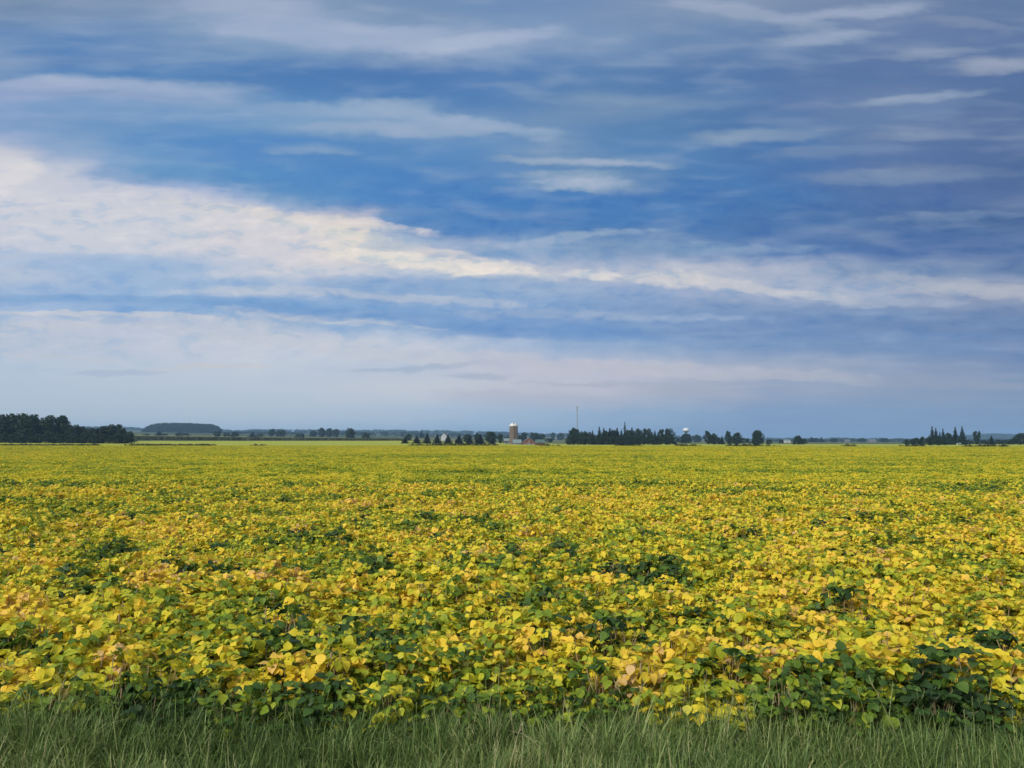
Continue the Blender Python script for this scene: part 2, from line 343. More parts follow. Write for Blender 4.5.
# ------------------------------------------------------------------ smooth value noise on numpy arrays
def vnoise(x, y, seed=0):
    xi, yi = np.floor(x).astype(np.int64), np.floor(y).astype(np.int64); fx, fy = x - xi, y - yi
    fx = fx * fx * (3 - 2 * fx); fy = fy * fy * (3 - 2 * fy)
    def h(a, b):
        v = (a * 374761393 + b * 668265263 + seed * 974634777) & 0xffffffff
        v = ((v ^ (v >> 13)) * 1274126177) & 0xffffffff
        return ((v ^ (v >> 16)) & 0xffff) / 65535.0
    return (h(xi, yi) * (1 - fx) + h(xi + 1, yi) * fx) * (1 - fy) + (h(xi, yi + 1) * (1 - fx) + h(xi + 1, yi + 1) * fx) * fy

# ------------------------------------------------------------------ bean plants
class Soup:
    def __init__(s): s.v = []; s.f = []; s.a = []; s.mi = []; s.n = 0
    def add(s, v, f, a, mi=0):
        v = np.asarray(v, float); s.v.append(v)
        s.f += [tuple(i + s.n for i in q) for q in f]; s.a += [a] * len(v); s.mi += [mi] * len(f); s.n += len(v)
    def obj(s, name, mats, **k):
        o = mesh_obj(name, np.concatenate(s.v), s.f, mats, leaf=s.a, **k)
        if len(o.data.materials) > 1: o.data.polygons.foreach_set('material_index', s.mi)
        return o
SEC = [(0, 0), (.05, .23), (.16, .39), (.32, .46), (.52, .41), (.72, .26), (.88, .11), (1, 0)]
def leaflet(soup, base, az, pitch, roll, L, a, low=False):
    sec = [(0, 0), (.28, .46), (.62, .30), (1, 0)] if low else SEC
    droop = random.uniform(.1, .9); fold = random.uniform(-.1, .45)
    mid, lf, rt = [], [], []
    x = z = 0; ps = 0
    for s, w in sec:
        ds = s - ps; ang = -droop * s
        x += ds * math.cos(ang); z += ds * math.sin(ang); ps = s
        mid.append((x, 0, z)); lf.append((x, w * math.cos(fold), z + w * math.sin(fold))); rt.append((x, -w * math.cos(fold), z + w * math.sin(fold)))
    n = len(sec); V = mid + lf[1:-1] + rt[1:-1]
    l0, r0 = n - 1, n + n - 3
    Lx = lambda i: l0 + i; Rx = lambda i: r0 + i
    Fc = [(0, 1, Lx(1)), (0, Rx(1), 1)]
    for i in range(1, n - 2): Fc += [(i, i + 1, Lx(i + 1), Lx(i)), (i, Rx(i), Rx(i + 1), i + 1)]
    Fc += [(n - 2, n - 1, Lx(n - 2)), (n - 2, Rx(n - 2), n - 1)]
    M = Matrix.Translation(base) @ Euler((roll, -pitch, az), 'XYZ').to_matrix().to_4x4()
    A = np.array(M)[:3]
    V = np.array(V) * L
    soup.add(V @ A[:, :3].T + A[:, 3], Fc, a)
def rod(soup, p, q, r, a, mi):
    p, q = Vector(p), Vector(q); d = (q - p).normalized(); s = d.cross(Vector((.3, .2, 1))).normalized() * r; t = d.cross(s)
    k = [s, (-s + t * 1.7) * .5, (-s - t * 1.7) * .5]
    V = [p + c for c in k] + [q + c * .6 for c in k]
    soup.add([tuple(v) for v in V], [(0, 1, 4, 3), (1, 2, 5, 4), (2, 0, 3, 5)], a, mi)
def trifoliate(soup, p, az, L, a, low=False):
    pit = random.gauss(-.25, .45)
    for k, da in enumerate((0, 1.25, -1.25)):
        aa = min(1, max(0, a + random.gauss(0, .07)))
        off = Vector((math.cos(az), math.sin(az), 0)) * (L * .32 if k == 0 else 0)
        leaflet(soup, Vector(p) + off, az + da + random.gauss(0, .15), pit + random.gauss(-.1, .25), random.gauss(0, .35), L * random.uniform(.85, 1.1), aa, low)
def bean_plant(name, nleaf, H, Rr, sparse=0):
    s = Soup()
    for i in range(nleaf):
        phi = random.uniform(0, 2 * math.pi); u = random.random()
        r = Rr * math.sqrt(random.random()); h = H * (1 - .45 * (r / Rr) ** 2) * (1 - .8 * random.random() ** 1.5)
        p = (r * math.cos(phi), r * math.sin(phi), h)
        trifoliate(s, p, phi + random.gauss(0, .7), random.choice((.046, .062, .072, .082, .092)) * random.uniform(.9, 1.1), random.random())
        if i % 3 == 0: rod(s, (p[0] * .25, p[1] * .25, h * .45), p, .003, .5, 1)
    for i in range(4 + sparse):
        phi = random.uniform(0, 6.28); r = random.uniform(.02, .2)
        rod(s, (0, 0, 0), (r * math.cos(phi), r * math.sin(phi), H * random.uniform(.45, .85 if not sparse else .98)), .0035, .5, 1)
    for i in range(sparse * 2):   # hanging dry pods
        phi = random.uniform(0, 6.28); r = Rr * random.random(); h = H * random.uniform(.5, .9)
        p = Vector((r * math.cos(phi), r * math.sin(phi), h)); rod(s, p, p + Vector((random.gauss(0, .02), random.gauss(0, .02), -.1)), .006, .5, 1)
    return s.obj(name, [M_LEAF, M_STALK], link=False, smooth=True)
def bean_tile(name, size, n, H, low=True):
    s = Soup(); sd_ = random.randrange(999)
    for i in range(n):
        x, y = random.uniform(-size / 2, size / 2), random.uniform(-size / 2, size / 2)
        b = float(vnoise(np.array([x * 1.9]), np.array([y * 2.4]), sd_)[0])
        h = H * (.80 + .22 * b) * (1 - .40 * random.random() ** 2)
        # leaves of one plant share their tone
        c = float(vnoise(np.array([x * 2.6 + 50]), np.array([y * 2.6]), sd_ + 3)[0])
        a = .5 + (c - .5) * .6 + random.gauss(0, .15)
        trifoliate(s, (x, y, h), random.uniform(0, 6.28), random.uniform(.06, .10), min(1, max(0, a)), low)
    return s.obj(name, [M_LEAF], link=False)
plants = bpy.data.collections.new('bean_plants'); tiles = bpy.data.collections.new('bean_patches'); tufts = bpy.data.collections.new('grass_tufts')
for i in range(9):
    plants.objects.link(bean_plant('bean_plant_%02d' % i, random.randint(68, 80), random.uniform(.50, .60), random.uniform(.24, .30), 4 if i % 3 == 0 else 0))
for i in range(6): tiles.objects.link(bean_tile('bean_patch_%02d' % i, 2.3, 1250, .56))

def grass_tuft(name, n, H, W, stalks=0):
    s = Soup()
    for i in range(n + stalks):
        st = i >= n
        phi = random.uniform(0, 6.28); r = random.uniform(0, .09)
        bx, by = r * math.cos(phi), r * math.sin(phi)
        L = H * (random.uniform(.5, 1.15) if not st else random.uniform(1.2, 1.7)); w = W * random.uniform(.6, 1.2) * (.5 if st else 1)
        bend = random.uniform(.15, 1.5) if not st else random.uniform(.05, .35); phi2 = random.uniform(0, 6.28)
        dx, dy = math.cos(phi2), math.sin(phi2); sx, sy = -dy, dx
        V = []; x = z = 0; lean = random.uniform(0, .6); K = 5
        for k in range(K + 1):
            t = k / K; ww = w * (1 - t) ** .7 * .5 + .0004
            V += [(bx + dx * x + sx * ww, by + dy * x + sy * ww, z), (bx + dx * x - sx * ww, by + dy * x - sy * ww, z)]
            ang = lean + bend * t * t * 1.4; x += L / K * math.sin(ang); z += L / K * math.cos(ang)
        a = random.random() ** 1.3 * .82 if not st else random.uniform(.85, 1)
        if random.random() < .05: a = .97
        s.add(V, [(2 * k, 2 * k + 1, 2 * k + 3, 2 * k + 2) for k in range(K)], a)
        if st:   # a small seed head
            tip = Vector(V[-1]); 
            for q in range(7):
                p = tip - Vector((dx * .3, dy * .3, 1.0)) * .009 * q; rod(s, p, p + Vector((random.gauss(0, .004), random.gauss(0, .004), .012)), .0016, a, 0)
    return s.obj(name, [M_GRASS], link=False)
for i in range(8): tufts.objects.link(grass_tuft('grass_tuft_%02d' % i, 42, random.uniform(.22, .34), .0068, 1 if i == 3 else 0))
def weed_clump(name):
    s = Soup()
    for i in range(90):
        p = Vector((random.gauss(0, .5), random.gauss(0, .4), 0)); p.z = max(.05, random.uniform(.1, 1) * .95 * math.exp(-(p.x ** 2 + p.y ** 2)))
        leaflet(s, p, random.uniform(0, 6.28), random.gauss(0, .8), random.gauss(0, .5), .3, random.random(), True)
    return s.obj(name, [M_WEED], link=False)
weeds = bpy.data.collections.new('weed_clumps')
for i in range(3): weeds.objects.link(weed_clump('weed_clump_%02d' % i))

def instancer(name, pts, rotz, tilt, scale, idx, ripe, coll):
    n = len(pts); me = bpy.data.meshes.new(name); me.vertices.add(n)
    me.vertices.foreach_set('co', np.asarray(pts, np.float32).ravel())
    rot = np.zeros((n, 3), np.float32); rot[:, 2] = rotz; rot[:, 0] = rng.normal(0, tilt, n); rot[:, 1] = rng.normal(0, tilt, n)
    me.attributes.new('rot', 'FLOAT_VECTOR', 'POINT').data.foreach_set('vector', rot.ravel())
    sc3 = np.asarray(scale, np.float32)
    if sc3.ndim == 1: sc3 = np.repeat(sc3[:, None], 3, 1)
    me.attributes.new('size', 'FLOAT_VECTOR', 'POINT').data.foreach_set('vector', np.ascontiguousarray(sc3).ravel())
    me.attributes.new('variant', 'INT', 'POINT').data.foreach_set('value', np.asarray(idx, np.int32))
    me.attributes.new('ripe', 'FLOAT', 'POINT').data.foreach_set('value', np.asarray(ripe, np.float32))
    o = bpy.data.objects.new(name, me); COL.objects.link(o); o['kind'] = 'stuff'
    for m in coll.objects[0].data.materials: me.materials.append(m)
    ng = bpy.data.node_groups.new(name + '_scatter', 'GeometryNodeTree')
    ng.interface.new_socket('Geometry', in_out='INPUT', socket_type='NodeSocketGeometry')
    ng.interface.new_socket('Geometry', in_out='OUTPUT', socket_type='NodeSocketGeometry')
    N, Lk = ng.nodes, ng.links
    gi, go = N.new('NodeGroupInput'), N.new('NodeGroupOutput')
    iop = N.new('GeometryNodeInstanceOnPoints'); ci = N.new('GeometryNodeCollectionInfo')
    ci.inputs['Collection'].default_value = coll; ci.inputs['Separate Children'].default_value = True; ci.inputs['Reset Children'].default_value = True
    def na(nm, t):
        a = N.new('GeometryNodeInputNamedAttribute'); a.data_type = t; a.inputs['Name'].default_value = nm; return a.outputs['Attribute']
    e = N.new('FunctionNodeEulerToRotation'); Lk.new(na('rot', 'FLOAT_VECTOR'), e.inputs[0])
    Lk.new(gi.outputs[0], iop.inputs['Points']); Lk.new(ci.outputs[0], iop.inputs['Instance']); iop.inputs['Pick Instance'].default_value = True
    Lk.new(na('variant', 'INT'), iop.inputs['Instance Index']); Lk.new(e.outputs[0], iop.inputs['Rotation']); Lk.new(na('size', 'FLOAT_VECTOR'), iop.inputs['Scale'])
    Lk.new(iop.outputs[0], go.inputs[0])
    md = o.modifiers.new('scatter', 'NODES'); md.node_group = ng
    return o

EDGE = 5.75
def field_end(px):
    return np.interp(px, [0, 500, 1024], [292, 288, 232])
def ripeness(x, y):
    d = np.hypot(x, y)
    base = np.interp(y, [5, 5.95, 6.3, 9, 14, 20, 25, 34, 48, 75, 300], [.20, .28, .51, .52, .54, .57, .51, .45, .48, .51, .51])
    r = base + (vnoise(x * .9 + 9, y * 1.3, 1) - .5) * .36 + (vnoise(x * .22, y * .35 + 4, 2) - .5) * .26 + (vnoise(x * .03, y * .08, 5) - .5) * .12
    r += rng.normal(0, .11, len(x)) * np.interp(d, [8, 34, 60], [1, .7, .25])
    r += (vnoise(x * .22 + 40, np.round(y / .75) * 3.7, 17) - .5) * np.interp(d, [6, 9, 30], [0, .26, .10])
    r += (vnoise(x * .015, y * .5, 15) - .5) * np.interp(d, [15, 45], [0, .26])
    green = (vnoise(x * .75 + 31, y * 1.1 + 7, 3) > np.interp(d, [6, 12, 20, 40], [.83, .90, .94, .99])) & (rng.random(len(x)) < .75)
    r = np.where(green, .10 + rng.normal(0, .05, len(x)), r)
    r = np.where(rng.random(len(x)) < np.interp(d, [6, 30], [.04, .0]), .12, r)
    front = (y < 6.05 + .55 * vnoise(x * .6 + 20, y * 0, 19)) & (vnoise(x * .8 + 3, y * 0, 8) < .84)
    r = np.where(front, np.minimum(r, .27), r)
    # the dark clumps at the front edge
    for cx, cy, rad in ((3.2, 6.05, .36), (-2.5, 5.9, .30), (4.3, 7.3, .30)):
        r = np.where(np.hypot(x - cx, y - cy) < rad, .04, r)
    for cx, cy, rad in ((-3.75, 5.95, .25), (1.35, 6.0, .3), (3.75, 6.2, .22)):
        r = np.where(np.hypot(x - cx, y - cy) < rad, .52, r)
    return r
# near plants: rows run across the view
NEAR = 34
ys = np.arange(EDGE + .18, NEAR, .30); P = []
for j, yy in enumerate(ys):
    hw = yy * .72 + 3.0
    xs = np.arange(-hw, hw, .27)
    P.append(np.stack([xs + rng.uniform(-.12, .12, len(xs)), yy + rng.uniform(-.10, .10, len(xs)) + (vnoise(xs * .8, xs * 0, 4) - .5) * (.35 if j < 2 else 0), np.zeros(len(xs))], 1))
P1 = np.concatenate(P)
rip = ripeness(P1[:, 0], P1[:, 1])
s1 = rng.uniform(.82, 1.12, len(P1)) * (1 + (vnoise(P1[:, 0] * .7, P1[:, 1] * .9, 6) - .5) * .28)
s1 = np.where(rip < .15, s1 * 1.08, s1); s1 = np.where(P1[:, 1] < 6.15, s1 * .84, s1)
s3 = np.stack([s1, s1, s1 * np.where(rng.random(len(P1)) < .5, 1, .92)], 1)
# far patches
P = []; T = 2.0
for yy in np.arange(NEAR + T / 2 - .2, 300, T):
    hw = yy * .70 + 6; xs = np.arange(-hw, hw, T) + rng.uniform(0, T)
    pxs = 512 + 802 * xs / yy
    k = yy < field_end(pxs)
    xs = xs[k]; P.append(np.stack([xs, np.full(len(xs), yy) + rng.uniform(-.1, .1, len(xs)), np.zeros(len(xs))], 1))
P2 = np.concatenate(P); P2[:, 2] = rng.normal(0, .02, len(P2))
rip2 = ripeness(P2[:, 0], P2[:, 1]); rip2 = np.interp(rip2, [0, .3, .6, 1], [.36, .43, .57, .68])
# one object: the instancer takes both collections
allc = bpy.data.collections.new('bean_crop_pieces')
for o in sorted(plants.objects, key=lambda o: o.name): allc.objects.link(o)
for o in sorted(tiles.objects, key=lambda o: o.name): allc.objects.link(o)
# children are taken in name order: patches (6) sort before plants (9)
idx = np.concatenate([6 + rng.integers(0, 9, len(P1)), rng.integers(0, 6, len(P2))])
o = instancer('bean_crop', np.concatenate([P1, P2]), np.concatenate([rng.uniform(0, 6.28, len(P1)), rng.integers(0, 4, len(P2)) * math.pi / 2 + rng.normal(0, .05, len(P2))]), .05 * 0 + .03,
              np.concatenate([s3, np.ones((len(P2), 3))]), idx, np.concatenate([rip, rip2]), allc)
o['label'] = 'bean crop turning from green to yellow, filling the whole field'
print('plants', len(P1), 'tiles', len(P2))

# grass of the verge in front of the crop
P = []
for yy in np.arange(.4, EDGE + .18, .085):
    hw = yy * .75 + 2.5; st = .095 if yy > 2.8 else .2; xs = np.arange(-hw, hw, st)
    P.append(np.stack([xs + rng.uniform(-.06, .06, len(xs)), yy + rng.uniform(-.06, .06, len(xs)), np.zeros(len(xs))], 1))
P3 = np.concatenate(P)
sg = rng.uniform(.75, 1.2, len(P3)) * (.85 + .5 * vnoise(P3[:, 0] * .9, P3[:, 1] * 1.4, 12))
rg = vnoise(P3[:, 0] * 1.1, P3[:, 1] * 1.6, 13) * 1.5 - .35 + rng.normal(0, .2, len(P3))
# tall dry stalks against the crop
X4 = rng.uniform(-7, 7, 420); Y4 = rng.uniform(5.3, 6.3, 420); k = vnoise(X4 * 1.3, X4 * 0, 14) > .45; X4, Y4 = X4[k], Y4[k]
P3 = np.concatenate([P3, np.stack([X4, Y4, X4 * 0], 1)]); sg = np.concatenate([sg, rng.uniform(1.2, 1.6, len(X4))]); rg = np.concatenate([rg, rng.uniform(0, 1.1, len(X4))])
o = instancer('grass', P3, rng.uniform(0, 6.28, len(P3)), .12, sg, rng.integers(0, 8, len(P3)), rg, tufts)
o['label'] = 'long green grass of the verge below the front row of beans'
# weeds along the far end of the field
P = []
for px in np.arange(-60, 1080, .55):
    p = px + rng.uniform(-.3, .3); dens = float(vnoise(np.array([p * .035]), np.array([.5]), 21)[0])
    if p < 180: dens += .16
    if 560 < p < 640 or p > 760: dens -= .18
    if rng.random() < (dens - .34) * 4:
        D = float(field_end(p)) + rng.uniform(2, 9); w = at(p, D); P.append((w.x, w.y, 0))
P5 = np.array(P)
o = instancer('weeds', P5, rng.uniform(0, 6.28, len(P5)), .05, rng.uniform(.7, 1.35, len(P5)), rng.integers(0, 3, len(P5)), np.zeros(len(P5)), weeds)
o['label'] = 'dark weeds along the far edge of the bean field'

# ------------------------------------------------------------------ trees
def tag(o, label, cat, group=None):
    o['label'] = label; o['category'] = cat
    if group: o['group'] = group
    return o
def tube(V, Fc, p, q, r0, r1, n=6):
    p, q = Vector(p), Vector(q); d = (q - p).normalized(); s = d.cross(Vector((.31, .17, .9))).normalized(); t = d.cross(s); b = len(V)
    for c, r in ((p, r0), (q, r1)):
        for i in range(n):
            a = 2 * math.pi * i / n; V.append(tuple(c + s * math.cos(a) * r + t * math.sin(a) * r))
    for i in range(n): Fc.append((b + i, b + (i + 1) % n, b + n + (i + 1) % n, b + n + i))
    Fc.append(tuple(b + n + i for i in range(n)))
def clump_faces(S, pts, nrm, size):
    for p, nn in zip(pts, nrm):
        nn = Vector(nn) + Vector((random.gauss(0, .6), random.gauss(0, .6), random.gauss(0, .6))); nn.normalize()
        u = nn.cross(Vector((random.random(), random.random(), .4))).normalized(); v = nn.cross(u); s = size * random.uniform(.6, 1.3); p = Vector(p)
        q = [p - u * s, p - v * s * .6 + nn * s * .15, p + u * s, p + v * s * .7 + nn * s * .2]
        S.add([tuple(c) for c in q], [(0, 1, 2, 3)], random.random())
def broad_meshes(kind, seed, lobes, nf, shape):
    """unit tree: height 1, crown half-width .5; shape(h) gives the crown's half-width at height h"""
    random.seed(seed); tV, tF = [], []
    tube(tV, tF, (0, 0, -.02), (.01, 0, .35), .035, .024); tube(tV, tF, (.01, 0, .35), (0, .01, .75), .024, .008)
    S = Soup(); L = []
    for i in range(lobes):
        h = .10 + .82 * (i + random.random()) / lobes; rr = shape(h); ph = i * 2.4 + random.uniform(-.5, .5)
        k = rr * random.uniform(.4, .95); c = Vector((k * math.cos(ph), k * math.sin(ph), h)); L.append((c, random.uniform(.13, .20) * (.6 + rr)))
        if i % 2 == 0: tube(tV, tF, (0, 0, max(.12, h - .22)), c, .012, .003, 4)
    for c, r in L:
        n = int(nf / lobes); P = []; Nn = []
        for _ in range(n):
            d = Vector((random.gauss(0, 1), random.gauss(0, 1), random.gauss(0, .85))).normalized()
            rad = r * random.uniform(.55, 1.08); p = c + d * rad; p.z = min(max(p.z, .04), 1.0); P.append(p); Nn.append(d)
        clump_faces(S, P, Nn, .046)
    return S, (tV, tF)
def conifer_meshes(kind, seed, w, nf, gaps=0, pw=1.0):
    random.seed(seed); tV, tF = [], []
    tube(tV, tF, (0, 0, -.02), (0, 0, .96), .02, .003)
    S = Soup(); lev = 17
    for i in range(lev):
        h = .07 + .9 * i / (lev - 1); rr = w * (1 - (h - .03)) ** pw * random.uniform(.75, 1.12)
        nb = max(4, int(9 * (1 - h) + 4)); off = random.random() * 6
        if gaps and random.random() < gaps: rr *= .5
        for b in range(nb):
            ph = off + b * 6.283 / nb + random.uniform(-.2, .2); L = rr * random.uniform(.7, 1.15)
            tip = Vector((L * math.cos(ph), L * math.sin(ph), h - .05 - .15 * L))
            if b % 3 == 0: tube(tV, tF, (0, 0, h), tip * .9 + Vector((0, 0, h)) * .1, .004, .001, 3)
            for k in range(nf):
                t = random.uniform(.15, 1); p = Vector((0, 0, h)).lerp(tip, t) + Vector((random.gauss(0, .012), random.gauss(0, .012), random.gauss(0, .012)))
                s = .058 * (1.25 - t * .5) * (.35 + .65 * (1 - h)); d = Vector((math.cos(ph), math.sin(ph), -.35)); sd2 = Vector((-math.sin(ph), math.cos(ph), random.gauss(0, .5)))
                S.add([tuple(p - d * s), tuple(p - sd2 * s * .7), tuple(p + d * s), tuple(p + sd2 * s * .7)], [(0, 1, 2, 3)], random.random())
    return S, (tV, tF)
KINDS = {}
def reg(kind, S, T, m, base):
    KINDS[kind] = (S, T, m, base)
sh_round = lambda h: .5 * math.sqrt(max(.10, 1 - ((h - .48) / .54) ** 2))
sh_oval = lambda h: .5 * math.sqrt(max(.02, 1 - ((h - .58) / .44) ** 2)) * .95
sh_bush = lambda h: .52 * math.sqrt(max(.02, 1 - ((h - .3) / .72) ** 2))
reg('round0', *broad_meshes('r', 11, 22, 2200, sh_round), M_BROAD, 'broadleaf_tree')
reg('round1', *broad_meshes('r', 12, 18, 1800, sh_round), M_BROAD, 'broadleaf_tree')
reg('round2', *broad_meshes('r', 13, 26, 2400, sh_bush), M_BROAD, 'broadleaf_tree')
reg('oval0', *broad_meshes('r', 14, 16, 1800, sh_oval), M_BROAD, 'broadleaf_tree')
reg('bush0', *broad_meshes('r', 15, 16, 1500, sh_bush), M_BROAD, 'shrub')
reg('spruce0', *conifer_meshes('c', 21, .54, 15), M_CONIF, 'spruce_tree')
reg('spruce1', *conifer_meshes('c', 22, .54, 13, .12), M_CONIF, 'spruce_tree')
reg('spire0', *conifer_meshes('c', 23, .58, 14, .25, 1.05), M_CONIF, 'spruce_tree')
reg('pine0', *conifer_meshes('c', 24, .55, 13, .45, .8), M_CONIF, 'pine_tree')
PROTO = {}
def tree(kind, px, top, wpx, D, label, group=None, cat='tree', seed=None):
    S, (tV, tF), m, base = KINDS[kind]
    p = at(px, D); z = terrain(p.x, p.y) - .05; H = at(px, D, top).z - z
    W = wpx * D / 802.0 * {'spire0': 2.4, 'pine0': 1.4, 'spruce0': 1.5, 'spruce1': 1.45}.get(kind, 1)
    if kind not in PROTO:
        r = bpy.data.objects.new(base, None); COL.objects.link(r)
        c = S.obj('crown' if base != 'shrub' else 'foliage', [m], parent=r)
        t = mesh_obj('trunk' if base != 'shrub' else 'stem', tV, tF, M_BARK, parent=r); PROTO[kind] = r
    else:
        src = PROTO[kind]; r = src.copy(); COL.objects.link(r)
        for ch in src.children:
            c = ch.copy(); COL.objects.link(c); c.parent = r
    r.empty_display_size = .3
    r.location = (p.x, p.y, z); r.scale = (W, W, H); r.rotation_euler = (0, 0, random.uniform(0, 6.28))
    for k in ('group',):
        if k in r: del r[k]
    return tag(r, label, cat, group)

G = 'broadleaf trees of the near wood on the left'
LW = [('round0', -14, 415.5, 34, 415, 'large tree crown cut off by the left edge of the photo'),
 ('round1', 5, 415, 24, 420, 'leftmost whole crown of the dark wood, beside the tree cut by the photo edge'),
 ('round0', 18, 414, 24, 425, 'tallest dark tree of the left wood, second crown in from the left edge'),
 ('round2', 30, 415, 20, 415, 'broad dark tree right beside the tallest tree of the left wood'),
 ('round1', 41, 418, 18, 420, 'lower dark tree in the dip before the second hump of the left wood'),
 ('round0', 54, 415.8, 22, 418, 'tall round crown forming the second hump of the left wood'),
 ('round2', 62, 418.5, 14, 422, 'right shoulder of the second hump of the left wood'),
 ('round1', 74, 425, 13, 410, 'first low tree right of the tall humps of the left wood'),
 ('round0', 82, 426.5, 12, 415, 'rounded tree left of the gap near the end of the left wood'),
 ('round1', 91, 428, 12, 412, 'low tree right of the gap near the end of the left wood'),
 ('spruce0', 97, 427, 9, 409, 'small pointed conifer among the low trees ending the left wood'),
 ('round1', 104, 426, 11, 414, 'rounded tree just left of the last hump of the left wood'),
 ('round0', 113, 424.5, 15, 415, 'round crown forming the last hump of the left wood'),
 ('round2', 121, 428.5, 12, 412, 'sloping tree second from the right end of the left wood'),
 ('round1', 128, 431.5, 11, 410, 'lowest tree at the right end of the left wood')]
for a in LW: tree(a[0], a[1], a[2], a[3] * 1.22, a[4], a[5], group=G, cat='tree')
UG = 'undergrowth shrubs along the foot of the left wood'
for i, px in enumerate((2, 17, 31, 45, 60, 75, 88, 101, 114, 124)):
    names = ['at the left photo edge', 'under the tallest tree', 'under the broad tree beside the tallest', 'under the dip between the two tall humps', 'under the second hump',
             'under the first low tree past the humps', 'at the narrow gap in the low trees', 'below the small pointed conifer', 'below the last round hump', 'at the right end of the wood']
    tree('bush0', px, 433 + (i % 3), 19, 401 - i % 2, 'dark shrub of the left wood, ' + names[i], UG, 'shrub')
# trees on the rise behind the corn
G2 = 'trees on the rise behind the corn field'
for a in [('spruce1', 159, 430.5, 8, 1000, 'small pointed tree in front of the left part of the blue forest block'),
 ('bush0', 146, 433.8, 7, 1000, 'small bush below the left end of the blue forest block'),
 ('bush0', 165, 433.4, 6, 1005, 'small bush just right of the pointed tree by the forest block'),
 ('bush0', 182, 432.8, 14, 1000, 'wide low bush below the middle of the blue forest block'),
 ('round1', 217.5, 431, 8, 1000, 'dark tree at the right end of the blue forest block'),
 ('bush0', 226.5, 432.8, 7, 1000, 'small dark bush first right of the forest block'),
 ('round2', 234.6, 432, 8, 1005, 'small dark tree second right of the forest block'),
 ('spruce0', 252.4, 431.5, 7, 1000, 'small pointed tree midway between forest block and pale tree'),
 ('bush0', 260, 433.2, 8, 1000, 'low bush right of the small pointed tree behind the corn'),
 ('oval0', 271.6, 428.8, 7, 1150, 'greyish round tree standing above the blue tree line left of centre'),
 ('round1', 281, 430, 11, 1150, 'wide greyish tree right of the taller greyish round tree'),
 ('round1', 321.5, 427.8, 7, 1200, 'left tree of the tall pair behind the corn'),
 ('round0', 329, 428.2, 7, 1200, 'right tree of the tall pair behind the corn'),
 ('round2', 313, 430.5, 7, 1250, 'lower tree left of the tall pair behind the corn'),
 ('round1', 336, 429, 7, 1250, 'bluish tree right of the tall pair behind the corn'),
 ('round0', 350.3, 428.3, 9, 850, 'darkest lone tree behind the middle of the corn'),
 ('bush0', 366, 432.6, 9, 860, 'low dark bush right of the darkest lone tree behind the corn'),
 ('spire0', 421.5, 429.5, 4, 1400, 'tiny pointed tree on the blue skyline above the spruce row'),
 ('bush0', 300, 433.4, 9, 1000, 'low bush between the wide greyish tree and the tall pair')]: tree(*a, group=G2)
# the row of spruces
G3 = 'row of evenly spaced small spruces'
row = [(405, 437, 8), (416.7, 435.8, 9), (427.2, 433.3, 9), (437.2, 434, 9), (448, 434.8, 9), (459, 434.5, 9.5), (469.8, 434.8, 9), (480.3, 434.2, 10), (492, 437.5, 7)]
nm = ['leftmost and smallest-topped', 'second', 'third and tallest', 'fourth', 'fifth', 'middle-right sixth', 'seventh', 'eighth', 'last low']
for i, (px, t, w) in enumerate(row):
    tree('spruce0' if i % 2 else 'spruce1', px, t - .4, w, 450, nm[i] + ' dark conical spruce in the even row, counted from the left', G3)
G4 = 'farmyard trees behind the spruce row and silo'
for a in [('round1', 408.5, 434, 7, 700, 'rounded tree showing above the leftmost spruce of the row'),
 ('round0', 467, 434.2, 8, 620, 'round tree behind the gap between sixth and seventh spruce'),
 ('round1', 477.5, 433.4, 8, 600, 'round tree behind the seventh and eighth spruces'),
 ('round0', 491, 431.5, 12, 560, 'big round farmyard tree above the last low spruce'),
 ('oval0', 500.5, 433.6, 6, 555, 'narrow tree between big round farmyard tree and silo'),
 ('bush0', 506.5, 437, 7, 540, 'low shrub at the left foot of the silo'),
 ('round1', 524, 432.3, 7, 900, 'first bluish tree right of the silo, above the red gable'),
 ('round2', 521, 435.4, 9, 880, 'low bluish tree tight against the right side of the silo'),
 ('round0', 535, 433, 11, 900, 'broad bluish tree above the right barn roof'),
 ('round1', 542, 434.2, 8, 900, 'bluish tree above the right end of the barn roof'),
 ('bush0', 549, 438, 9, 880, 'low bluish bush just past the right end of the barn'),
 ('round1', 553, 432.6, 5, 1500, 'small pale blue tree left of the paler pair before the grove'),
 ('round0', 560.5, 433, 8, 1500, 'wider pale blue tree touching the left side of the dark grove')]: tree(*a, group=G4)
G5 = 'trees of the dark grove in the middle'
